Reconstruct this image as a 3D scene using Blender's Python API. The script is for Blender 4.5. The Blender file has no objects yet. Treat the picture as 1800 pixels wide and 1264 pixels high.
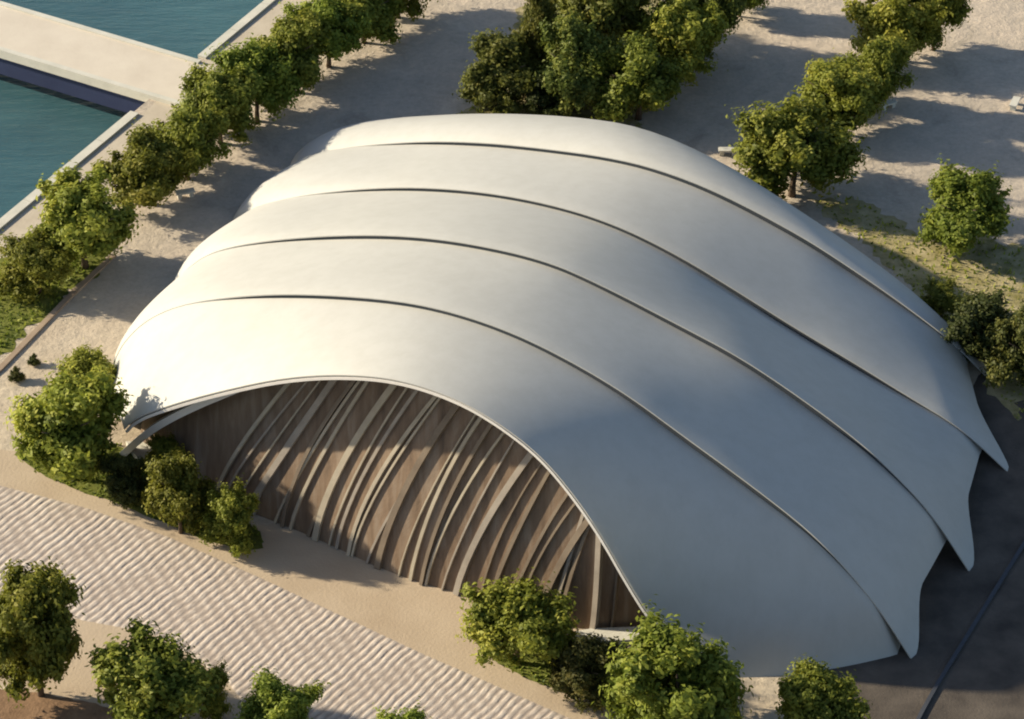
import bpy, math, random
import numpy as np
from mathutils import Vector

scene = bpy.context.scene
# ------------------------------------------------------------------ camera, sky, sun
DIST, PITCH, FPX = 187.0, math.radians(36.4), 5600.0
cam_d = bpy.data.cameras.new("camera")
cam = bpy.data.objects.new("camera", cam_d)
scene.collection.objects.link(cam)
cam.location = (0, -DIST * math.cos(PITCH), DIST * math.sin(PITCH))
cam.rotation_euler = (math.pi / 2 - PITCH, 0, 0)
cam_d.sensor_width = 36.0
cam_d.lens = FPX / 1800 * 36
cam_d.clip_start = 1.0
cam_d.clip_end = 3000.0
scene.camera = cam

SUN_AZ = math.atan2(-0.97, 0.24)        # direction towards the sun, clockwise from +Y
SUN_EL = math.radians(23.3)
world = bpy.data.worlds.new("World")
scene.world = world
world.use_nodes = True
wn = world.node_tree.nodes
sky = wn.new("ShaderNodeTexSky")
sky.sky_type = 'NISHITA'
sky.sun_disc = False
sky.sun_elevation = SUN_EL
sky.sun_rotation = SUN_AZ
world.node_tree.links.new(sky.outputs[0], wn["Background"].inputs[0])
wn["Background"].inputs[1].default_value = 0.082
sun_d = bpy.data.lights.new("sun", 'SUN')
sun_d.energy = 5.0
sun_d.angle = math.radians(1.2)
sun_d.color = (1.0, 0.87, 0.645)
sun = bpy.data.objects.new("sun", sun_d)
scene.collection.objects.link(sun)
to_sun = Vector((math.sin(SUN_AZ) * math.cos(SUN_EL), math.cos(SUN_AZ) * math.cos(SUN_EL), math.sin(SUN_EL)))
sun.rotation_euler = to_sun.to_track_quat('Z', 'Y').to_euler()
sun.location = to_sun * 150
scene.view_settings.view_transform = 'Standard'
scene.view_settings.look = 'None'
scene.view_settings.exposure = 0.79
scene.view_settings.gamma = 1.0
scene.cycles.max_bounces = 6
scene.cycles.filter_width = 2.0

# ------------------------------------------------------------------ helpers
C0 = np.array([0, -DIST * math.cos(PITCH), DIST * math.sin(PITCH)])
FW = np.array([0, math.cos(PITCH), -math.sin(PITCH)])
UP = np.array([0, math.sin(PITCH), math.cos(PITCH)])
AZ = math.radians(28.6)
A = np.array([math.sin(AZ), math.cos(AZ), 0.0])      # along the building and the canal
B = np.array([math.cos(AZ), -math.sin(AZ), 0.0])     # across it
def W(a, b, z=0.0):
    return A * a + B * b + np.array([0, 0, z])
def g(u, v, z=0.0):
    """ground point measured from the survey picture"""
    d = np.array([(u - 900) / FPX, 0, 0]) - UP * ((v - 632) / FPX) + FW
    return C0 + d * ((z - C0[2]) / d[2])
def ab(u, v):
    p = g(u, v)
    return float(p @ A), float(p @ B)

def make(name, verts, faces, mat, parent=None, smooth=None, local=False):
    me = bpy.data.meshes.new(name)
    me.from_pydata([tuple(map(float, v)) for v in verts], [], [tuple(f) for f in faces])
    me.update()
    if mat: me.materials.append(mat)
    if smooth is not None:
        me.shade_smooth()
        if smooth < 180: me.set_sharp_from_angle(angle=math.radians(smooth))
    o = bpy.data.objects.new(name, me)
    scene.collection.objects.link(o)
    if parent:
        o.parent = parent
    return o
def tag(o, label=None, cat=None, group=None, kind=None):
    if label: o["label"] = label
    if cat: o["category"] = cat
    if group: o["group"] = group
    if kind: o["kind"] = kind
    return o
def empty(name, loc, label, cat, group=None):
    o = bpy.data.objects.new(name, None)
    o.empty_display_size = 0.5
    o.location = [float(x) for x in loc]
    scene.collection.objects.link(o)
    return tag(o, label, cat, group)

class MB:
    def __init__(s): s.v, s.f = [], []
    def add(s, v, f):
        k = len(s.v); s.v += [np.array(x, float) for x in v]; s.f += [[i + k for i in q] for q in f]
    def prism(s, poly, z0, z1):
        n = len(poly)
        s.add([(p[0], p[1], z0) for p in poly] + [(p[0], p[1], z1) for p in poly],
              [list(range(n))[::-1], list(range(n, 2 * n))] + [[i, (i + 1) % n, n + (i + 1) % n, n + i] for i in range(n)])
    def sweep(s, path, w, h, side=None):
        """rectangular bar along a path; side = width direction"""
        path = [np.array(p, float) for p in path]; n = len(path); vs = []
        for i, p in enumerate(path):
            t = path[min(i + 1, n - 1)] - path[max(i - 1, 0)]; t /= np.linalg.norm(t)
            sd = np.array(side, float) if side is not None else np.cross(t, [0, 0, 1])
            sd = sd - t * (sd @ t); sd /= np.linalg.norm(sd); up = np.cross(sd, t)
            for x, y in ((-1, -1), (1, -1), (1, 1), (-1, 1)): vs.append(p + sd * x * w / 2 + up * y * h / 2)
        fs = [[0, 1, 2, 3], [4 * n - 1, 4 * n - 2, 4 * n - 3, 4 * n - 4]]
        for i in range(n - 1):
            for j in range(4):
                fs.append([4 * i + j, 4 * i + 4 + j, 4 * i + 4 + (j + 1) % 4, 4 * i + (j + 1) % 4])
        s.add(vs, fs)
    def tube(s, path, radii, n=7):
        path = [np.array(p, float) for p in path]; vs = []; m = len(path)
        for i, p in enumerate(path):
            t = path[min(i + 1, m - 1)] - path[max(i - 1, 0)]; t /= np.linalg.norm(t)
            x = np.cross(t, [0.3, 1, 0.1]); x /= np.linalg.norm(x); y = np.cross(t, x)
            for k in range(n):
                q = 2 * math.pi * k / n; vs.append(p + radii[i] * (x * math.cos(q) + y * math.sin(q)))
        fs = [list(range(n))[::-1], [(m - 1) * n + k for k in range(n)]]
        for i in range(m - 1):
            for k in range(n):
                fs.append([i * n + k, i * n + (k + 1) % n, i * n + n + (k + 1) % n, i * n + n + k])
        s.add(vs, fs)
    def build(s, name, mat, parent=None, smooth=None): return make(name, s.v, s.f, mat, parent, smooth)

def smooth_curve(pts, n, it=3):
    p = np.array(pts, float)
    for _ in range(it):
        q = [p[0]]
        for i in range(len(p) - 1):
            q += [p[i] * .75 + p[i + 1] * .25, p[i] * .25 + p[i + 1] * .75]
        q.append(p[-1]); p = np.array(q)
    L = np.r_[0, np.cumsum(np.linalg.norm(np.diff(p, axis=0), axis=1))]
    x = np.linspace(0, L[-1], n)
    return np.stack([np.interp(x, L, p[:, k]) for k in range(p.shape[1])], 1)
def sstep(a, b, x):
    t = np.clip((x - a) / (b - a), 0, 1); return t * t * (3 - 2 * t)

# ------------------------------------------------------------------ materials
def mat_new(name, rough=0.8, spec=0.3):
    m = bpy.data.materials.new(name); m.use_nodes = True
    nt = m.node_tree; b = nt.nodes["Principled BSDF"]
    b.inputs["Roughness"].default_value = rough
    b.inputs["Specular IOR Level"].default_value = spec
    return m, nt, b
def N(nt, t, **kw):
    n = nt.nodes.new(t)
    for k, v in kw.items():
        if k.startswith("_"): setattr(n, k[1:], v)
        else: n.inputs[k.replace("__", " ")].default_value = v
    return n
def coords(nt): return nt.nodes.new("ShaderNodeNewGeometry").outputs["Position"]
def noise(nt, vec, scale, detail=6, rough=0.6, dist=0.0):
    n = N(nt, "ShaderNodeTexNoise", Scale=scale, Detail=detail, Roughness=rough, Distortion=dist)
    nt.links.new(vec, n.inputs["Vector"]); return n.outputs["Fac"]
def ramp(nt, fac, stops):
    r = nt.nodes.new("ShaderNodeValToRGB"); e = r.color_ramp.elements
    e[0].position, e[0].color = stops[0][0], (*stops[0][1], 1)
    e[1].position, e[1].color = stops[-1][0], (*stops[-1][1], 1)
    for p, c in stops[1:-1]:
        x = e.new(p); x.color = (*c, 1)
    nt.links.new(fac, r.inputs[0]); return r.outputs[0]
def mix(nt, a, b, fac, mode='MIX'):
    m = nt.nodes.new("ShaderNodeMix"); m.data_type = 'RGBA'; m.blend_type = mode
    for s, x in ((6, a), (7, b)):
        if isinstance(x, tuple): m.inputs[s].default_value = (*x, 1)
        else: nt.links.new(x, m.inputs[s])
    if isinstance(fac, float): m.inputs[0].default_value = fac
    else: nt.links.new(fac, m.inputs[0])
    return m.outputs[2]
def bump(nt, b, h, strength, dist):
    n = N(nt, "ShaderNodeBump", Strength=strength, Distance=dist)
    nt.links.new(h, n.inputs["Height"]); nt.links.new(n.outputs[0], b.inputs["Normal"])

def simple(name, c1, c2, scale=1.0, rough=0.8, spec=0.3, bmp=0.0, bscale=8.0):
    m, nt, b = mat_new(name, rough, spec); p = coords(nt)
    col = ramp(nt, noise(nt, p, scale), [(0.3, c1), (0.7, c2)])
    nt.links.new(col, b.inputs["Base Color"])
    if bmp: bump(nt, b, noise(nt, p, bscale), bmp, 0.1)
    return m

def mat_ground():
    m, nt, b = mat_new("sandy_ground", 0.95, 0.1); p = coords(nt)
    sand = ramp(nt, noise(nt, p, 0.12, 8, 0.65), [(0.3, (0.43, 0.35, 0.26)), (0.5, (0.52, 0.44, 0.335)), (0.7, (0.57, 0.50, 0.39))])
    earth = ramp(nt, noise(nt, p, 0.35, 10, 0.7, 0.6), [(0.25, (0.34, 0.29, 0.235)), (0.45, (0.47, 0.41, 0.34)), (0.6, (0.54, 0.46, 0.375)), (0.75, (0.65, 0.58, 0.485))])
    # worn earth behind the hall, raked sand before it
    sep = nt.nodes.new("ShaderNodeSeparateXYZ"); nt.links.new(p, sep.inputs[0])
    mr = N(nt, "ShaderNodeMapRange"); mr.inputs[1].default_value = 2.0; mr.inputs[2].default_value = 22.0
    ad = N(nt, "ShaderNodeMath", _operation='MULTIPLY_ADD'); ad.inputs[1].default_value = 10.0
    nt.links.new(noise(nt, p, 0.2), ad.inputs[0]); nt.links.new(sep.outputs[1], ad.inputs[2])
    nt.links.new(ad.outputs[0], mr.inputs[0])
    col = mix(nt, sand, earth, mr.outputs[0])
    fine = ramp(nt, noise(nt, p, 3.0, 8, 0.75), [(0.3, (0.78, 0.78, 0.78)), (0.7, (1.12, 1.12, 1.12))])
    col = mix(nt, col, fine, 0.8, 'MULTIPLY')
    nt.links.new(col, b.inputs["Base Color"])
    bump(nt, b, noise(nt, p, 1.2, 10, 0.7), 0.7, 0.25)
    return m

def mat_water():
    m, nt, b = mat_new("canal_water", 0.12, 0.5); p = coords(nt)
    col = ramp(nt, noise(nt, p, 0.05, 4), [(0.35, (0.036, 0.09, 0.11)), (0.65, (0.048, 0.122, 0.142))])
    mp = N(nt, "ShaderNodeMapping"); mp.inputs["Rotation"].default_value = (0, 0, 0.2); mp.inputs["Scale"].default_value = (0.4, 1.8, 1)
    nt.links.new(p, mp.inputs[0])
    st = ramp(nt, noise(nt, mp.outputs[0], 0.5, 8, 0.7), [(0.3, (0.82, 0.86, 0.88)), (0.7, (1.12, 1.1, 1.08))])
    nt.links.new(mix(nt, col, st, 1.0, 'MULTIPLY'), b.inputs["Base Color"])
    bump(nt, b, noise(nt, mp.outputs[0], 0.9, 8, 0.65), 0.8, 0.16)
    return m

def mat_shell():
    m, nt, b = mat_new("white_membrane", 0.6, 0.25); p = coords(nt)
    col = ramp(nt, noise(nt, p, 0.09, 5), [(0.3, (0.43, 0.43, 0.41)), (0.7, (0.465, 0.465, 0.445))])
    mp = N(nt, "ShaderNodeMapping"); mp.inputs["Scale"].default_value = (1, 1, 0.25); nt.links.new(p, mp.inputs[0])
    st = ramp(nt, noise(nt, mp.outputs[0], 1.1, 8, 0.7), [(0.28, (0.925, 0.92, 0.91)), (0.6, (1, 1, 1))])
    nt.links.new(mix(nt, col, st, 1.0, 'MULTIPLY'), b.inputs["Base Color"])
    return m

def mat_leaf(name, dark, light, yellow):
    m, nt, b = mat_new(name, 0.6, 0.25)
    oi = nt.nodes.new("ShaderNodeObjectInfo"); tc = nt.nodes.new("ShaderNodeTexCoord")
    at = nt.nodes.new("ShaderNodeAttribute"); at.attribute_name = "leaf"; at.attribute_type = 'GEOMETRY'
    col = ramp(nt, at.outputs["Fac"], [(0.0, dark), (0.6, light), (1.0, yellow)])
    hs = N(nt, "ShaderNodeHueSaturation")
    mr = N(nt, "ShaderNodeMapRange"); mr.inputs[3].default_value = 0.75; mr.inputs[4].default_value = 1.2
    nt.links.new(oi.outputs["Random"], mr.inputs[0]); nt.links.new(mr.outputs[0], hs.inputs["Value"])
    mr2 = N(nt, "ShaderNodeMapRange"); mr2.inputs[3].default_value = 0.478; mr2.inputs[4].default_value = 0.522
    ml = N(nt, "ShaderNodeMath", _operation='FRACT'); m9 = N(nt, "ShaderNodeMath", _operation='MULTIPLY'); m9.inputs[1].default_value = 7.3
    nt.links.new(oi.outputs["Random"], m9.inputs[0]); nt.links.new(m9.outputs[0], ml.inputs[0]); nt.links.new(ml.outputs[0], mr2.inputs[0])
    nt.links.new(mr2.outputs[0], hs.inputs["Hue"])
    nt.links.new(col, hs.inputs["Color"]); nt.links.new(hs.outputs[0], b.inputs["Base Color"])
    tr = nt.nodes.new("ShaderNodeBsdfTranslucent"); ms = nt.nodes.new("ShaderNodeMixShader"); ms.inputs[0].default_value = 0.42
    nt.links.new(hs.outputs[0], tr.inputs[0])
    out = nt.nodes["Material Output"]
    nt.links.new(b.outputs[0], ms.inputs[1]); nt.links.new(tr.outputs[0], ms.inputs[2]); nt.links.new(ms.outputs[0], out.inputs[0])
    return m

M_GROUND = mat_ground()
M_WATER = mat_water()
M_SHELL = mat_shell()
M_LEAF = mat_leaf("broad_leaves", (0.08, 0.11, 0.016), (0.245, 0.275, 0.038), (0.41, 0.40, 0.07))
M_DARKLEAF = mat_leaf("dark_needles", (0.06, 0.08, 0.018), (0.175, 0.19, 0.036), (0.30, 0.28, 0.06))
M_SCRUB = mat_leaf("scrub_leaves", (0.03, 0.04, 0.012), (0.09, 0.10, 0.024), (0.22, 0.20, 0.05))
M_BARK = simple("bark", (0.07, 0.05, 0.035), (0.14, 0.10, 0.07), 3.0)
M_PAVE = simple("smooth_sand_paving", (0.40, 0.315, 0.225), (0.50, 0.41, 0.305), 0.18, 0.9, 0.15, 0.25, 6.0)
M_PROM = simple("promenade_paving", (0.44, 0.38, 0.30), (0.54, 0.48, 0.39), 0.5, 0.9, 0.15, 0.2, 5.0)
M_SOIL = simple("brown_soil", (0.16, 0.10, 0.06), (0.28, 0.18, 0.11), 0.8, 0.95, 0.1, 0.6, 4.0)
M_SHADE_GROUND = simple("shade_dark_ground", (0.05, 0.042, 0.036), (0.12, 0.10, 0.082), 0.45, 0.85, 0.3, 0.3, 6.0)  # ground tone with the hall's shade put into the colour
M_STONE = simple("pale_stone", (0.50, 0.49, 0.43), (0.62, 0.60, 0.53), 0.7, 0.8, 0.3, 0.15, 6.0)
M_DECK = simple("bridge_paving", (0.55, 0.49, 0.41), (0.64, 0.58, 0.49), 0.35, 0.85, 0.2, 0.1, 5.0)
M_NAVY_SHADE = simple("navy_shade", (0.02, 0.028, 0.075), (0.03, 0.042, 0.10), 0.4, 0.5, 0.4)  # shade under the bridge put into the colour
M_KERB = simple("blue_grey_kerb", (0.035, 0.04, 0.052), (0.06, 0.066, 0.08), 0.8, 0.7, 0.4)
M_FRAME = simple("white_frame", (0.66, 0.64, 0.62), (0.74, 0.72, 0.70), 0.6, 0.5, 0.4)
M_GRASS = simple("grass_turf", (0.08, 0.10, 0.022), (0.20, 0.21, 0.05), 0.9, 0.95, 0.1, 0.6, 6.0)
M_DRY = simple("dry_turf", (0.19, 0.17, 0.06), (0.46, 0.39, 0.24), 0.7, 0.95, 0.1, 0.6, 6.0)
M_GAP_SHADE = simple("gap_shade", (0.035, 0.045, 0.055), (0.055, 0.06, 0.07), 0.5, 0.8, 0.2)  # shade of the gaps between roof shells, as a colour
M_EDGE = simple("tan_edging", (0.27, 0.20, 0.145), (0.38, 0.30, 0.22), 0.8, 0.9, 0.1)
M_DARK = simple("dark_interior", (0.05, 0.04, 0.035), (0.07, 0.055, 0.045), 0.5, 0.9, 0.1)

def mat_wood():
    m, nt, b = mat_new("brown_wood_lining", 0.6, 0.3); p = coords(nt)
    mp = N(nt, "ShaderNodeMapping"); mp.inputs["Rotation"].default_value = (0, -.5, .5); mp.inputs["Scale"].default_value = (1.7, .3, .22); nt.links.new(p, mp.inputs[0])
    col = ramp(nt, noise(nt, mp.outputs[0], 0.8, 7, 0.65, 0.4), [(0.28, (0.095, 0.065, 0.045)), (0.5, (0.18, 0.125, 0.085)), (0.7, (0.25, 0.20, 0.155))])
    nt.links.new(col, b.inputs["Base Color"]); bump(nt, b, noise(nt, p, 2.0), 0.3, 0.1); return m
M_WOOD = mat_wood()
M_RIBS = [simple("ash_rib", (0.32, 0.275, 0.21), (0.44, 0.385, 0.30), 0.8, 0.6),
          simple("grey_rib", (0.25, 0.215, 0.18), (0.36, 0.315, 0.265), 0.8, 0.6),
          simple("brown_rib", (0.15, 0.115, 0.085), (0.22, 0.175, 0.13), 0.8, 0.6)]

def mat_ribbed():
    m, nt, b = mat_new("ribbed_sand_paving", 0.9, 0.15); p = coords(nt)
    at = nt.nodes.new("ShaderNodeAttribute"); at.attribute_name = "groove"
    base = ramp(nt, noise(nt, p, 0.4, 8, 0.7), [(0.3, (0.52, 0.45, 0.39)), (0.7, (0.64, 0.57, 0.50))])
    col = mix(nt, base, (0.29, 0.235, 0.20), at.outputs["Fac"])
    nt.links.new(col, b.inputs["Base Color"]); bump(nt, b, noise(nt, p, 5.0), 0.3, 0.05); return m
M_RIBBED = mat_ribbed()

# ------------------------------------------------------------------ setting: ground, canal, paths
EDGE = -34.9                                   # canal edge, metres across
quay = [W(-400, EDGE), W(-400, 500), W(500, 500), W(500, EDGE)]
mb = MB(); mb.prism(quay, -6.0, 0.0)
tag(mb.build("ground", M_GROUND), kind="structure")
wv = [W(-500, -600, -2.8), W(-500, EDGE + .5, -2.8), W(600, EDGE + .5, -2.8), W(600, -600, -2.8)]
tag(make("water", wv, [[0, 1, 2, 3]], M_WATER), kind="structure")

def sheet(name, pts, z, mat):
    n = len(pts)
    return tag(make(name, [(p[0], p[1], z) for p in pts], [list(range(n))], mat), kind="structure")
sheet("promenade", [W(-200, EDGE + .6), W(-200, -29.6), W(200, -29.6), W(200, EDGE + .6)], 0.004, M_PROM)

# smooth forecourt before the arch
fore = [(0, 790), (80, 800), (150, 820), (230, 850), (300, 890), (380, 910), (450, 925), (520, 915), (600, 900), (900, 1020), (1010, 1100), (1060, 1150), (1180, 1210), (1300, 1300), (1300, 1400), (700, 1400), (0, 1200), (-120, 1000), (-120, 800)]
sheet("forecourt", [g(*p) for p in fore], 0.004, M_PAVE)
soil = [(-80, 1205), (40, 1212), (120, 1226), (200, 1250), (330, 1282), (430, 1330), (300, 1500), (-80, 1500)]
shade_area = [(1300, 1330), (1400, 1260), (1420, 1150), (1500, 1000), (1600, 850), (1680, 740), (1720, 660), (1790, 600), (2300, 640), (2300, 1000), (2000, 1400), (1300, 1400)]
sheet("shade_ground", [g(*p) for p in shade_area], 0.008, M_SHADE_GROUND)  # dark sheet painting the shade beside the hall, carried past the kerb

# ribbed paving: raised ridges running towards the hall
def ribbed():
    top = np.array([ab(*p) for p in [(-150, 800), (0, 853), (150, 892), (300, 945), (450, 1012), (600, 1082), (750, 1152), (900, 1217), (1010, 1266), (1200, 1350)]])
    bot = np.array([ab(*p) for p in [(-150, 1035), (0, 1055), (150, 1092), (260, 1112), (330, 1150), (400, 1200), (500, 1330), (800, 1420), (1000, 1480), (1300, 1560)]])
    top = top[np.argsort(top[:, 1])]; bot = bot[np.argsort(bot[:, 1])]
    bs = np.arange(-24, 26, 0.055); na = 60
    rng = np.random.RandomState(4)
    def sn(x, y): return np.sin(x * .9 + 1.3 * np.sin(y * .6)) * .5 + np.sin(x * .37 - y * .8 + 2) * .5
    vs, gr = [], []
    for i, b in enumerate(bs):
        a1 = np.interp(b, top[:, 1], top[:, 0]); a0 = np.interp(b, bot[:, 1], bot[:, 0])
        for j in range(na):
            t = j / (na - 1); a = a0 + (a1 - a0) * t
            ph = (b - .12 * a) / 0.43 + 0.15 * sn(b * .8, a * 1.1) + 0.07 * math.sin(a * 2.9 + b)
            w = (math.sin(ph * 2 * math.pi) + .35 * math.sin(ph * 4 * math.pi + 1)) * .5 + .5
            w *= 0.72 + .28 * sn(a * 1.6, b * 2); w += .34 * (rng.rand() - .5) + .2 * math.sin(a * 7 + 3 * math.sin(math.floor(ph) * 2.1))
            h = 0.012 + 0.055 * max(0, min(1, w))
            if j in (0, na - 1): h = 0.0
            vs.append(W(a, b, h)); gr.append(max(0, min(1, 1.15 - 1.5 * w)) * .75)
    fs = [[i * na + j, i * na + na + j, i * na + na + j + 1, i * na + j + 1] for i in range(len(bs) - 1) for j in range(na - 1)]
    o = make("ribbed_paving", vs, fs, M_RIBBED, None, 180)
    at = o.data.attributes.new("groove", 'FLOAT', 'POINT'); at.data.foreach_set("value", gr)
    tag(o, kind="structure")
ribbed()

# lawns
bed_left = [(25, 800), (80, 838), (150, 868), (230, 895), (300, 925), (360, 950), (430, 969), (463, 964), (458, 935), (380, 880), (300, 838), (235, 792), (120, 750), (50, 760)]
bed_right = [(822, 1105), (850, 1150), (920, 1190), (1000, 1222), (1060, 1237), (1110, 1266), (1200, 1310), (1330, 1330), (1290, 1225), (1150, 1150), (1010, 1140), (900, 1090)]
strip = [(-90, 560), (-20, 490), (60, 410), (110, 365), (180, 395), (185, 450), (135, 500), (60, 570), (0, 625), (-90, 710)]
dry = [(1420, 350), (1500, 345), (1620, 420), (1800, 430), (1900, 560), (1850, 660), (1790, 740), (1720, 640), (1650, 570), (1560, 470)]
under = [(800, 200), (830, 150), (900, 60), (980, -60), (1100, -60), (1180, 60), (1130, 225), (1000, 215)]
LAWNS = [(bed_left, M_GRASS, 0.016), (bed_right, M_GRASS, 0.016), (strip, M_GRASS, 0.012), (dry, M_DRY, 0.012), (under, M_DRY, 0.012)]
def rough_edge(q, amp, seed):
    r = random.Random(seed); P = [g(*p)[:2] for p in q]; out = []
    for i in range(len(P)):
        a, b = P[i], P[(i + 1) % len(P)]; n = max(2, int(np.linalg.norm(b - a) / .35))
        d = b - a; d = np.array([-d[1], d[0]]) / np.linalg.norm(d); w = 0
        for k in range(n):
            t = k / n; w = .75 * w + r.uniform(-1, 1) * amp * .6
            out.append(a + (b - a) * t + d * w * math.sin(math.pi * t) ** .4 if k else a)
    return out
for i, (q, mm, z) in enumerate(LAWNS):
    sheet("lawn", rough_edge(q, .12 if i < 2 else .9, i), z, mm)

sheet("soil_bed", rough_edge(soil, .3, 9), 0.012, M_SOIL)

# canal coping, with a kerb face towards the promenade
mb = MB()
for a0 in np.arange(-120, 160, 4.0):
    if 13.0 < a0 + 2 < 19.0: continue
    mb.prism([W(a0 + .02, EDGE - .12), W(a0 + .02, EDGE + .52), W(a0 + 3.98, EDGE + .52), W(a0 + 3.98, EDGE - .12)], -0.3, 0.16)
wall = mb.build("canal_wall", M_STONE)
tag(wall, "long pale stone coping wall along the edge of the canal", "wall")

# garden path edging near the canal row
mb = MB(); e = [ab(*p) for p in [(-60, 700), (0, 650), (120, 525), (200, 450)]]
mb.sweep([W(a, b, .06) for a, b in e], .35, .12)
tag(mb.build("edging_kerb", M_EDGE), "low tan kerb beside the grass strip and canal trees", "kerb")
# curved kerb on the right
kp = smooth_curve([ab(*p) for p in [(1860, 860), (1800, 958), (1755, 1030), (1700, 1120), (1650, 1200), (1600, 1290), (1560, 1400)]], 30)
mb = MB(); mb.sweep([W(a, b, .065) for a, b in kp], .2, .15)
tag(mb.build("curved_kerb", M_KERB), "curved blue grey kerb along the shade-darkened ground right of the hall", "kerb")

# ------------------------------------------------------------------ footbridge
br = empty("footbridge", W(16.4, EDGE, 0), "pale paved footbridge crossing the canal with low cream parapets", "bridge")
bw0, bw1 = 14.2, 19.3
def brl(name, fn, mat):
    mb = MB(); fn(mb); o = mb.build(name, mat, br)
    o.matrix_parent_inverse.identity()
    o.location = -Vector([float(x) for x in W(16.4, EDGE, 0)])
    return o
brl("deck", lambda m: m.prism([W(bw0, -160), W(bw0, -31.0), W(bw0 + 2.8, -30.4), W(bw1, -31.4), W(bw1, -160)], -0.25, 0.10), M_DECK)
brl("parapet", lambda m: m.prism([W(bw0 - .2, -160), W(bw0 - .2, -32.4), W(bw0 + .2, -32.4), W(bw0 + .2, -160)], -0.35, 0.3), M_STONE)
brl("parapet", lambda m: m.prism([W(bw1 - .2, -160), W(bw1 - .2, -34.4), W(bw1 + .2, -34.4), W(bw1 + .2, -160)], -0.35, 0.22), M_STONE)
brl("shade_girder", lambda m: m.prism([W(bw0 + .12, -160), W(bw0 + .12, EDGE - .2), W(bw1 - .12, EDGE - .2), W(bw1 - .12, -160)], -1.9, -0.351), M_NAVY_SHADE)  # added navy block stands in for the shade below the deck

# ------------------------------------------------------------------ the hall
NS = 110
SEAM = [
 (-19.4, [(-15.1, -.1), (-14.6, 1.7), (-13.6, 3.6), (-10.6, 5.8), (-6.8, 8.2), (-3.1, 10.3), (.5, 11.8), (3.9, 12.7), (7.3, 12.7), (9.9, 12.0), (12.3, 10.8), (14.2, 9.0), (15.9, 6.9), (17.4, 4.5), (18.9, 2.4), (20.7, 1.2), (22.5, -.1)]),
 (-13.1, [(-19.4, -.1), (-19.1, 1.6), (-18.2, 3.4), (-16.3, 5.7), (-13.5, 7.7), (-8.9, 9.8), (-4.8, 11.2), (.2, 12.5), (3.7, 12.9), (7.2, 12.8), (10.5, 12.2), (13.9, 11.2), (17.2, 9.7), (20.6, 8.2), (23.9, 6.6), (25.6, 5.5), (27.3, 4.1), (29.0, 2.4), (30.9, -.1)]),
 (-5.1, [(-20.6, -.1), (-20.2, 1.6), (-19.0, 3.5), (-17.0, 5.3), (-13.3, 7.2), (-8.3, 9.2), (-3.8, 10.6), (.3, 11.4), (4.9, 11.8), (8.4, 11.3), (13.3, 10.2), (16.7, 9.4), (20.1, 8.1), (23.6, 6.5), (25.7, 5.2), (28.4, 3.1), (30.9, -.1)]),
 (4.0, [(-21.9, -.1), (-21.3, 1.0), (-20.0, 2.2), (-16.4, 4.1), (-11.9, 6.0), (-7.6, 7.4), (-2.9, 8.4), (1.6, 8.8), (5.2, 8.6), (8.9, 7.8), (12.5, 6.6), (16.2, 5.3), (19.8, 4.2), (23.3, 3.0), (26.5, 2.0), (29.6, -.1)]),
 (11.5, [(-22.4, -.1), (-21.6, .8), (-20.0, 1.9), (-16.1, 3.6), (-12.0, 5.1), (-8.0, 6.2), (-4.0, 7.0), (.2, 7.7), (3.6, 7.9), (7.7, 7.5), (12.9, 6.2), (15.9, 5.1), (19.5, 3.6), (22.8, 2.0), (25.6, -.1)]),
 (18.0, [(-21.4, -.1), (-20.2, .6), (-17.3, 1.7), (-11.9, 3.6), (-5.8, 5.2), (-.6, 6.0), (4.9, 5.1), (9.9, 3.3), (14.0, 1.6), (17.0, -.1)]),
]
CUR = [(a, smooth_curve(p, NS, 2)) for a, p in SEAM]
def normals(c):
    t = np.gradient(c, axis=0); t /= np.linalg.norm(t, axis=1)[:, None]
    return np.stack([-t[:, 1], t[:, 0]], 1)
hall = empty("arched_hall", W(0, 4, 0), "large white arched hall of overlapping curved roof shells with wood lined open front", "building")
HB = Vector([float(x) for x in W(0, 4, 0)])
def under_hall(o, parent=None):
    o.parent = parent or hall
    if parent is None: o.location = -HB
    return o
TH = 0.07
def gapw(s, k=0): return (0.02 + (0.25 if k else 0.25) * sstep(.05 if k else .15, .3, s) + .10 * sstep(.45, .75, s)) * (1 - .75 * sstep(.78, .95, s))
SV = np.linspace(0, 1, NS)
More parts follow.
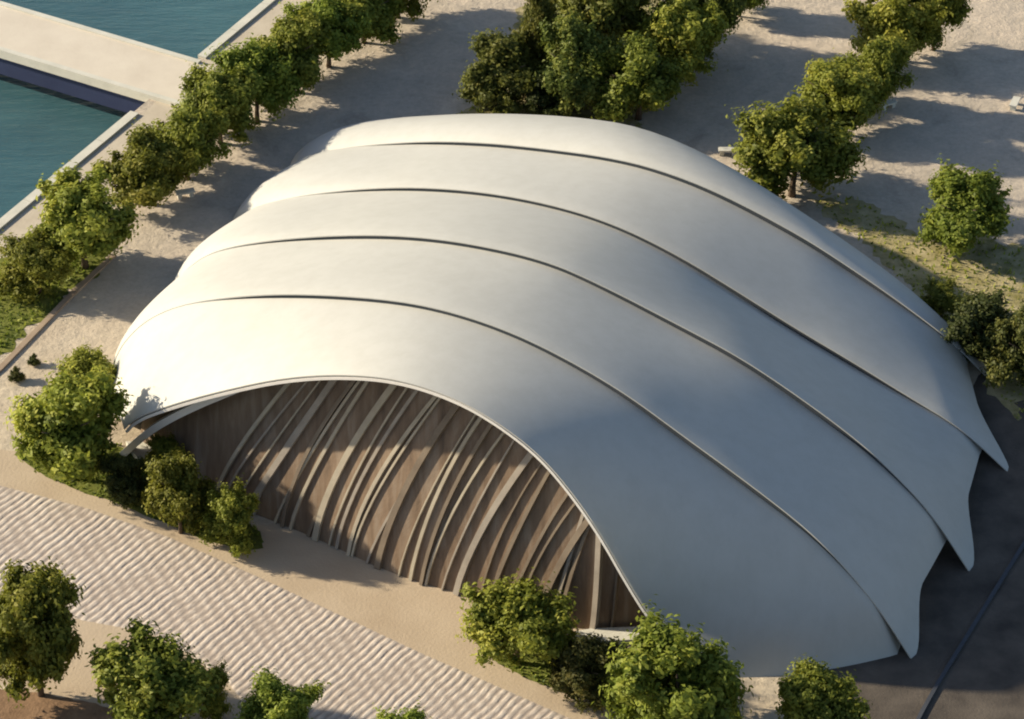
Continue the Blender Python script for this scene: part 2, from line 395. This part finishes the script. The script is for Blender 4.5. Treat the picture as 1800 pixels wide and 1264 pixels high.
def shell(k):
    a0, F = CUR[k]; a1, R0 = CUR[k + 1]
    last = k == len(CUR) - 2
    nr = normals(R0)
    gap = 0.0 if last else TH + gapw(SV, k) + 0.6 * sstep(.93, 1, SV)
    R = R0 - nr * np.reshape(gap, (-1, 1) if np.ndim(gap) else (1, 1)) if not last else R0
    aR = a1 + (0 if last else 0.7)
    NT = 22
    P = np.zeros((NT, NS, 3)); Q = np.zeros((NT, NS, 3))
    for j in range(NT):
        t = j / (NT - 1)
        tc = min(1, t * (aR - a0) / (a1 - a0)); c = F * (1 - tc) + R * tc; a = a0 * (1 - t) + aR * t
        bl = (0.22 + (0, .2, .45, .45, .45)[k] * (1 - sstep(.06, .24, SV))) * (math.sin(math.pi * t ** 0.6) if k else math.sin(math.pi * t ** 0.8))
        if last: bl = 0.7 * math.sin(math.pi * t ** 0.7) + 0 * SV
        nn = normals(c)
        # lower edge rises behind each pointed foot
        cut = 0.0 if k == 0 else 0.036 * sstep(0, .5, t)
        if last: cut = 0
        smin = .066 * (1 - sstep(0, .6, t)) if k == 0 else 0.0
        su = smin + SV * (1 - cut - smin)
        c = c + nn * np.reshape(bl, (-1, 1))
        c = np.stack([np.interp(su, SV, c[:, i]) for i in (0, 1)], 1)
        n2 = np.stack([np.interp(su, SV, nn[:, i]) for i in (0, 1)], 1)
        flare = 0.4 * math.sin(math.pi * min(1, t * 1.02)) * sstep(.72, 1, SV) if k == 0 else 0 * SV
        for i in range(NS):
            P[j, i] = W(a - .75 * flare[i], c[i][0] + .7 * flare[i], c[i][1]); Q[j, i] = W(a - .75 * flare[i], c[i][0] + .7 * flare[i] - n2[i][0] * TH, c[i][1] - n2[i][1] * TH)
    vs = list(P.reshape(-1, 3)) + list(Q.reshape(-1, 3)); o = NT * NS; fs = []
    I = lambda j, i: j * NS + i
    for j in range(NT - 1):
        for i in range(NS - 1):
            fs.append([I(j, i), I(j, i + 1), I(j + 1, i + 1), I(j + 1, i)])
            fs.append([o + I(j, i), o + I(j + 1, i), o + I(j + 1, i + 1), o + I(j, i + 1)])
    for i in range(NS - 1):
        fs.append([I(0, i), o + I(0, i), o + I(0, i + 1), I(0, i + 1)])
        fs.append([I(NT - 1, i), I(NT - 1, i + 1), o + I(NT - 1, i + 1), o + I(NT - 1, i)])
    for j in range(NT - 1):
        fs.append([I(j, 0), I(j + 1, 0), o + I(j + 1, 0), o + I(j, 0)])
        fs.append([I(j, NS - 1), o + I(j, NS - 1), o + I(j + 1, NS - 1), I(j + 1, NS - 1)])
    return under_hall(make("roof_shell", vs, fs, M_SHELL, None, 50))
for k, lb in enumerate(["front roof shell with the great arched opening", "roof shell behind the front one", "middle roof shell with a blade like foot", "low roof shell near the back", "rearmost roof shell, lowest"]):
    shell(k)["label"] = lb

# added dark strips under each overlapping lip, standing in for the gap shade
for k in range(1, len(CUR) - 1):
    a0, F = CUR[k]; nF = normals(F); i1 = int(NS * .93)
    mb = MB(); vs = []
    for i in range(int(NS * (.2 if k == 1 else .06)), i1):
        p0 = F[i] - nF[i] * (TH + .003); p1 = F[i] - nF[i] * (TH + gapw(SV[i], k - 1) + .3 * (1 - sstep(.8, .93, SV[i])))
        vs += [W(a0 + .05, *p0), W(a0 + .05, *p1), W(a0 + .16, *p1), W(a0 + .16, *p0)]
    n = len(vs) // 4; fs = [[0, 1, 2, 3], [4 * n - 1, 4 * n - 2, 4 * n - 3, 4 * n - 4]]
    for i in range(n - 1):
        for j in range(4): fs.append([4 * i + j, 4 * i + 4 + j, 4 * i + 4 + (j + 1) % 4, 4 * i + (j + 1) % 4])
    under_hall(make("roof_gap_shade", vs, fs, M_GAP_SHADE))

# white rim beam round the opening
a0, F = CUR[0]; nF = normals(F)
mb = MB(); mb.sweep([W(a0 + .16, *(F[i] - nF[i] * .22)) for i in range(int(NS * .066), NS)], .34, .16, A)
under_hall(mb.build("arch_rim", M_FRAME))
# rear closing wall
aL, L = CUR[-1]
pts = [W(aL - .4, *(L[i] - normals(L)[i] * .25)) for i in range(0, NS, 3)]
pts2 = [p - A * .25 for p in pts]; n = len(pts)
under_hall(make("rear_wall", pts + pts2, [list(range(n)), list(range(2 * n - 1, n - 1, -1))] + [[i, i + n, (i + 1) % n + n, (i + 1) % n] for i in range(n)], M_FRAME))

# curved timber front: leans back under the roof
base = np.array([ab(*p) for p in [(232, 785), (330, 850), (400, 895), (490, 928), (570, 962), (660, 1005), (740, 1034), (810, 1052), (900, 1084), (1000, 1112), (1060, 1114), (1142, 1106)]])
base = smooth_curve(base, 60, 3)
LEAN = 0.42
def shell_z(a, b):
    a0, c0 = CUR[0]; a1, c1 = CUR[1]
    t = min(1, max(0, (a - a0) / (a1 - a0)))
    z0 = np.interp(b, c0[:, 0], c0[:, 1]); z1 = np.interp(b, c1[:, 0], c1[:, 1])
    return z0 * (1 - t) + z1 * t
def front_pt(b, w):
    a = np.interp(b, base[:, 1], base[:, 0])
    z = 12.0
    for _ in range(12): z = .5 * z + .5 * max(0.05, shell_z(a + LEAN * z * .9 + .3, b) - TH - .2)
    zz = z * w
    return a + .35 + LEAN * zz * (0.75 + .25 * w), zz
nb, nw = 90, 26
bs = np.linspace(base[:, 1].min() + .3, base[:, 1].max() - .2, nb)
vs = []
for b in bs:
    for j in range(nw):
        a, z = front_pt(b, j / (nw - 1)); vs.append(W(a, b, z))
vb = [v + A * .2 for v in vs]; o = len(vs); fs = []
for i in range(nb - 1):
    for j in range(nw - 1):
        q = [i * nw + j, i * nw + nw + j, i * nw + nw + j + 1, i * nw + j + 1]
        fs.append(q); fs.append([x + o for x in q[::-1]])
for i in range(nb - 1):
    for j in (0, nw - 1):
        fs.append([i * nw + j, i * nw + j + o, i * nw + nw + j + o, i * nw + nw + j])
for j in range(nw - 1):
    for i in (0, nb - 1):
        fs.append([i * nw + j, i * nw + j + 1, i * nw + j + 1 + o, i * nw + j + o])
front = under_hall(make("front_wall", vs + vb, fs, M_WOOD, None, 60))
rng = random.Random(8)
def rib(b0, drift, w, d, mat, curve=1.6):
    path = []; wob = rng.uniform(-.22, .22)
    for j in range(15):
        t = j / 14
        b = b0 + drift * (t ** curve) + wob * math.sin(t * 4 + b0)
        b = min(max(b, bs[0]), bs[-1])
        a, z = front_pt(b, min(.985, .0 + t)); path.append(W(a - d / 2, b, z + .01))
    mb = MB(); mb.sweep(path, w, d, B)
    o = mb.build("rib", mat, front); return o
spots = np.linspace(-8.2, 13.4, 30)
for i, b in enumerate(spots):
    jit = rng.uniform(-.38, .38); u = (b + 9.5) / 24
    drift = (5.2 + 1.3 * rng.random()) * (1 - .45 * u) if b < 12 else 1.4
    big = i % 3 == 0
    rib(b + jit, drift, (.34 if i % 2 else .2) if big else rng.uniform(.08, .2), .24 if big else .16, M_RIBS[0 if rng.random() < .25 else (1 if rng.random() < .5 else 2)], rng.uniform(1.2, 1.8))
rib(15.3, -1.5, .3, .4, M_RIBS[1], 1.5)
rib(16.1, -1.0, .12, .25, M_RIBS[2], 1.5)

# inner arch frame and foundation blocks
fr = smooth_curve([(-14.95, .0), (-13.9, 1.3), (-12.4, 3.0), (-9.9, 5.2), (-6.8, 7.6)], 24)
mb = MB(); mb.sweep([W(-18.3, b, z) for b, z in fr], .5, .4, A); under_hall(mb.build("arch_frame", M_FRAME))
mb = MB(); q = [ab(*p) for p in [(222, 784), (262, 786), (285, 812), (278, 826), (240, 812)]]
mb.prism([W(*p) for p in q], 0.0, .35); under_hall(mb.build("foundation_block", M_STONE))
mb = MB(); q = [ab(*p) for p in [(985, 1122), (1040, 1112), (1140, 1108), (1160, 1122), (1110, 1132), (1040, 1136)]]
mb.prism([W(*p) for p in q], 0.0, .3); under_hall(mb.build("foundation_block", M_STONE))

# ------------------------------------------------------------------ trees
def leaf_mesh(name, seed, n, mat, lobes=15, cone=False, leaf=.050):
    """crown of about a unit radius: limbs carry sprays, sprays carry leaves; gaps stay between them"""
    r = np.random.RandomState(seed)
    ns = 170 if cone else 165
    cs, axs, sg, lobe = [], [], [], []
    lob = []
    for k in range(lobes):
        if cone:
            h = -0.85 + 1.75 * (k + .5) / lobes; rad = max(.03, .60 * (.98 - h) / 1.9); q = k * 2.4 + r.rand() * .6
            lob.append((rad * math.cos(q), rad * math.sin(q), h, max(.10, .34 * (1.05 - h) / 1.9)))
        else:
            h = r.uniform(-.55, .62); env = math.sqrt(max(.08, 1 - (max(h, -.1) / .98) ** 2)); q = k * 2.4 + r.rand()
            rad = env * r.uniform(.42, .68)
            lob.append((rad * math.cos(q), rad * math.sin(q), h, r.uniform(.24, .40)))
    if not cone:
        lob += [(.08, -.05, .62, .30), (-.12, .1, .45, .38), (0, 0, 0, .55), (0, .05, -.3, .5)]
    lob = np.array(lob); pr = lob[:, 3] ** 2; pr /= pr.sum()
    for k in range(ns):
        l = r.choice(len(lob), p=pr); d = r.normal(size=3); d /= np.linalg.norm(d)
        if d[2] < -.5: d[2] *= -.6
        c = lob[l, :3] + d * lob[l, 3] * r.rand() ** .35
        out = c / max(.2, np.linalg.norm(c)) + np.array([0, 0, .55]) + .35 * r.normal(size=3); out /= np.linalg.norm(out)
        cs.append(c); axs.append(out); sg.append(r.uniform(.055, .115)); lobe.append(l)
    cs, axs, sg, lobe = map(np.array, (cs, axs, sg, lobe))
    idx = r.choice(ns, n, p=sg ** 2 / np.sum(sg ** 2))
    c = cs[idx] + r.normal(size=(n, 3)) * sg[idx][:, None] * .8 + axs[idx] * (r.normal(size=n) * sg[idx] * 1.0)[:, None]
    c[:, 2] = np.maximum(c[:, 2], -1.0)
    d = (c - cs[idx]) / sg[idx][:, None] * .5 + axs[idx] * .4
    nrm = d + r.normal(size=(n, 3)) * .7 + np.array([0, 0, .3]); nrm /= np.linalg.norm(nrm, axis=1)[:, None]
    x = axs[idx] * .8 + r.normal(size=(n, 3)) * .7; x = np.cross(np.cross(nrm, x), nrm); x /= np.linalg.norm(x, axis=1)[:, None] + 1e-6
    y = np.cross(nrm, x)
    s = leaf * (.55 + .8 * r.rand(n))[:, None]
    bend = nrm * s * .25
    V = np.stack([c - x * s - bend, c - y * s * .5, c + x * s - bend, c + y * s * .5], 1).reshape(-1, 3)
    me = bpy.data.meshes.new(name)
    me.vertices.add(4 * n); me.vertices.foreach_set("co", V.ravel().astype(np.float32))
    me.loops.add(4 * n); me.loops.foreach_set("vertex_index", np.arange(4 * n, dtype=np.int32))
    me.polygons.add(n); me.polygons.foreach_set("loop_start", np.arange(0, 4 * n, 4, dtype=np.int32))
    me.update(); me.validate()
    val = np.clip(.25 * r.rand(len(lob))[lobe[idx]] + .4 * r.rand(ns)[idx] + .4 * r.rand(n), 0, 1)
    at = me.attributes.new("leaf", 'FLOAT', 'FACE'); at.data.foreach_set("value", val.astype(np.float32))
    me.materials.append(mat)
    return me
def trunk_mesh(name, seed):
    r = random.Random(seed); mb = MB()
    mb.tube([(0, 0, 0), (.01, .01, .25), (.03, 0, .6), (.02, .03, 1.0), (.0, .0, 1.5)], [.075, .055, .048, .04, .015], 8)
    for k in range(6):
        q = k * 1.05 + r.random() * .5; z = .55 + .12 * k; L = .5 + .3 * r.random()
        mb.tube([(.02, .01, z), (math.cos(q) * L * .5, math.sin(q) * L * .5, z + .18), (math.cos(q) * L, math.sin(q) * L, z + .45)], [.03, .02, .008], 6)
    me = bpy.data.meshes.new(name); me.from_pydata([tuple(v) for v in mb.v], [], mb.f); me.update(); me.shade_smooth()
    me.materials.append(M_BARK); return me
CROWN = [leaf_mesh("crown", s, 27000, M_LEAF, lobes=11 + 2 * s) for s in range(1, 6)]
CONE = leaf_mesh("crown", 20, 18000, M_DARKLEAF, 22, True)
DARKC = [leaf_mesh("crown", 30 + s, 27000, M_DARKLEAF, 18) for s in range(2)]
SHRUB = leaf_mesh("foliage", 40, 18000, M_LEAF, 14)
DSHRUB = leaf_mesh("foliage", 41, 18000, M_SCRUB, 16)
TRUNK = [trunk_mesh("trunk", s) for s in range(3)]

protos = {}
def plant(name, u, vt, vb, w, crown, label, cat, group, rot, shrub=False):
    """a tree or shrub whose silhouette spans vt..vb and w in the survey picture"""
    p0 = g(u, vb); dist = float((p0 - C0) @ FW); s = FPX / dist
    r = w / 2 / s; half = (vb - vt) / 2 / s
    c2 = half ** 2 - (r * math.sin(PITCH)) ** 2
    c = math.sqrt(max(c2, (0.75 * r) ** 2)) / math.cos(PITCH)
    z0 = c * (0.93 if shrub else (0.94 if group == GC else 1.04))
    vc = (vt + vb) / 2; pb = g(u, vc + z0 * math.cos(PITCH) * s)
    r *= 1.22; c *= 1.0 if group == GC else 1.08
    o = empty(name, (pb[0], pb[1], 0), label, cat, group)
    o.rotation_euler.z = rot
    key = crown.name
    if key not in protos:
        cr = bpy.data.objects.new("foliage" if shrub else "crown", crown)
        tk = bpy.data.objects.new("stem" if shrub else "trunk", TRUNK[len(protos) % 3])
        protos[key] = (cr, tk)
    else:
        cr, tk = (x.copy() for x in protos[key])
        cr.name = "foliage" if shrub else "crown"; tk.name = "stem" if shrub else "trunk"
    for x in (cr, tk):
        scene.collection.objects.link(x); x.parent = o
    cr.location = (0, 0, z0); cr.scale = (r, r, c)
    tk.scale = (r * .9, r * .9, z0 * .95)
    return o

GC = "trees lining the canal promenade"; GM = "trees in the dense clump behind the hall"; GR = "trees in the row right of the hall"
GB = "garden trees in front of the hall"; GF = "round trees along the bottom"
T = [
 ("tree", 150, 314, 490, 171.76, 0, "large bright green tree at the lower end of the canal row beside the grass strip", "tree", GC),
 ("shrub", 70, 415, 530, 120, 's', "low yellow green bush on the grass strip by the canal", "bush", None),
 ("tree", 258, 238, 377, 144.64, 1, "second canal row tree up from the grass strip", "tree", GC),
 ("tree", 330, 184, 330, 133.34, 2, "third canal row tree up from the grass strip, below the bridge", "tree", GC),
 ("tree", 388, 118, 267, 133.34, 3, "canal row tree standing right at the end of the footbridge", "tree", GC),
 ("tree", 452, 78, 227, 126.56, 4, "first canal row tree beyond the footbridge end", "tree", GC),
 ("tree", 515, 30, 177, 131.08, 0, "second canal row tree beyond the footbridge end", "tree", GC),
 ("tree", 578, -6, 132, 126.56, 1, "third canal row tree beyond the footbridge end", "tree", GC),
 ("tree", 640, -44, 90, 126.56, 2, "fourth canal row tree beyond the footbridge, cut by the top of the photo", "tree", GC),
 ("tree", 700, -92, 44, 117.52, 3, "farthest canal row tree, only its underside in view", "tree", GC),
 ("tree", 885, 70, 198, 130, 'd', "dark tree at the left front corner of the clump behind the hall", "tree", GM),
 ("conifer", 945, -40, 150, 92, 'c', "tall narrow pointed dark conifer in the clump behind the hall", "conifer", None),
 ("tree", 1010, 40, 202, 130, 'e', "dark tree in the front middle of the clump behind the hall", "tree", GM),
 ("tree", 1065, -60, 120, 150, 'd', "broad dark tree at the back of the clump behind the hall", "tree", GM),
 ("tree", 1000, -80, 60, 120, 'e', "dark tree behind the pointed conifer, cut by the top of the photo", "tree", GM),
 ("shrub", 848, 130, 200, 62, 's', "low light green bush at the left foot of the clump behind the hall", "bush", None),
 ("shrub", 955, 140, 210, 90, 'h', "low dark bush between the clump behind the hall and the roof", "bush", None),
 ("tree", 1122, 72, 222, 152, 1, "bright green tree right of the clump, touching the roof top outline", "tree", GM),
 ("tree", 1198, -2, 150, 140, 3, "bright green tree up behind the one touching the roof top outline", "tree", GM),
 ("tree", 1245, -80, 95, 100, 'd', "shaded tree at the top, behind the two bright green ones", "tree", GM),
 ("tree", 1300, -70, 32, 74, 4, "small tree bottom peeping in at the top between the tree rows", "tree", None),
 ("tree", 1392, 183, 360, 184, 4, "biggest tree of the right row, nearest the roof edge", "tree", GR),
 ("tree", 1468, 108, 245, 150, 0, "second tree of the right row, up behind the biggest", "tree", GR),
 ("tree", 1532, 70, 200, 110, 2, "third tree of the right row, in its middle", "tree", GR),
 ("tree", 1568, -25, 118, 150, 1, "wide fourth tree of the right row, near the top of the photo", "tree", GR),
 ("tree", 1640, -70, 90, 92, 3, "last tree of the right row, cut by the top of the photo", "tree", GR),
 ("tree", 1692, 302, 447, 148, 2, "lone round tree on dry ground right of the hall", "tree", None),
 ("shrub", 1655, 500, 565, 75, 's', "smaller bush at the roof edge below the lone round tree", "bush", None),
 ("shrub", 1728, 522, 640, 140, 'h', "wide dark bush below the lone round tree at the right", "bush", None),
 ("shrub", 1800, 540, 690, 120, 'h', "dark bush cut by the right edge of the photo", "bush", None),
 ("shrub", 1690, 560, 640, 70, 'h', "low dark bush against the shaded roof edge at the right", "bush", None),
 ("tree", 72, 1000, 1228, 160, 3, "tall tree with visible trunk at the lower left corner", "tree", GF),
 ("tree", 280, 1120, 1305, 205, 0, "broad round tree, second from the lower left corner", "tree", GF),
 ("shrub", 372, 1168, 1262, 74, 's', "small light bush tucked right of the broad round tree", "bush", None),
 ("tree", 490, 1188, 1330, 142, 1, "round tree right of the small light bush at the bottom", "tree", GF),
 ("tree", 715, 1243, 1385, 112, 2, "tree of which only the tip shows at the bottom edge, beside the ribbed paving", "tree", GF),
 ("tree", 1185, 1105, 1325, 215, 4, "large round tree before the right foot of the arch", "tree", GF),
 ("shrub", 908, 1020, 1188, 176, 's', "wide bright bush on the lawn at the right of the timber front", "bush", None),
 ("shrub", 1025, 1130, 1215, 120, 'h', "low dark bush between the wide bright bush and the large round tree", "bush", None),
 ("tree", 1435, 1170, 1315, 136, 3, "small round tree in front of the shaded roof base", "tree", GF),
 ("tree", 128, 655, 855, 190, 0, "largest garden tree at the left foot of the arch", "tree", GB),
 ("tree", 160, 606, 705, 100, 2, "garden tree behind the largest one, against the left roof edge", "tree", GB),
 ("tree", 318, 800, 942, 112, 1, "middle garden tree on the left lawn in front of the timber wall", "tree", GB),
 ("tree", 410, 848, 962, 92, 4, "smallest garden tree, at the right tip of the left lawn", "tree", GB),
 ("shrub", 298, 768, 835, 74, 's', "dim bush behind the middle garden tree, against the arch frame", "bush", None),
 ("shrub", 30, 648, 672, 26, 'h', "tiny dark shrub on the sand at the left edge, nearer one", "bush", "tiny shrubs on the sand"),
 ("shrub", 60, 626, 642, 20, 'h', "tiny dark shrub on the sand at the left, farther one", "bush", "tiny shrubs on the sand"),
 ("shrub", 225, 800, 890, 80, 'h', "dark bush between the largest and the middle garden trees", "bush", None),
]
CR = {'s': SHRUB, 'h': DSHRUB, 'c': CONE, 'd': DARKC[0], 'e': DARKC[1]}
rng = random.Random(3)
for name, u, vt, vb, w, k, lb, cat, grp in T:
    plant(name, u, vt, vb, w, CROWN[k] if isinstance(k, int) else CR[k], lb, cat, grp, rng.uniform(0, 6.28), name == "shrub")

# ------------------------------------------------------------------ pale benches
def bench(u, v, rot, label):
    p = g(u, v); o = empty("stone_bench", (p[0], p[1], 0), label, "bench", "pale stone benches")
    o.rotation_euler.z = rot
    for nm, x0, x1, y, z0, z1 in (("seat", -.6, .6, .24, .34, .45), ("support", -.5, -.25, .18, 0, .34), ("support", .25, .5, .18, 0, .34)):
        mb = MB(); mb.prism([(x0, -y), (x1, -y), (x1, y), (x0, y)], z0, z1); mb.build(nm, M_STONE, o)
bench(326, 346, .3, "pale stone bench at the foot of the canal row, below the bridge")
bench(1560, 190, .5, "pale stone bench beside the middle of the right tree row")
bench(1783, 188, 1.2, "pale stone bench at the right edge of the photo, on bare ground")
bench(1279, 272, .0, "pale stone bench close behind the roof, left of the biggest right row tree")

# ------------------------------------------------------------------ grass blades on the lawns
def tufts():
    r = np.random.RandomState(5); V, val = [], []
    def inside(p, poly):
        c = False; n = len(poly)
        for i in range(n):
            x1, y1 = poly[i][:2]; x2, y2 = poly[(i + 1) % n][:2]
            if (y1 > p[1]) != (y2 > p[1]) and p[0] < (x2 - x1) * (p[1] - y1) / (y2 - y1) + x1: c = not c
        return c
    for (q, mm, z), dens, h in zip(LAWNS, (22, 22, 22, 9, 7), (.28, .28, .3, .3, .3)):
        poly = [g(*p) for p in q]; lo = np.min(poly, 0); hi = np.max(poly, 0)
        n = int((hi[0] - lo[0]) * (hi[1] - lo[1]) * dens)
        for x, y in zip(lo[0] + r.rand(n) * (hi[0] - lo[0]), lo[1] + r.rand(n) * (hi[1] - lo[1])):
            if not inside((x, y), poly): continue
            k = .6 + .4 * math.sin(x * 1.1 + math.sin(y * .7)) * math.sin(y * 1.3 - .5 * x)
            hh = h * k * (.5 + r.rand()); t = r.rand() * 6.28; l = r.normal(size=2) * .12; w = .09
            d = np.array([math.cos(t), math.sin(t), 0]) * w; p = np.array([x, y, z])
            V += [p - d, p + d, p + np.array([l[0], l[1], hh])]; val.append(np.clip((.7 if mm is M_DRY else .35) + .3 * r.normal(), 0, 1))
    o = make("grass", V, [[3 * i, 3 * i + 1, 3 * i + 2] for i in range(len(val))], M_LEAF)
    at = o.data.attributes.new("leaf", 'FLOAT', 'FACE'); at.data.foreach_set("value", np.array(val, np.float32))
    tag(o, "short tufted grass on the garden beds and the dry ground behind", "grass", kind="stuff")
tufts()
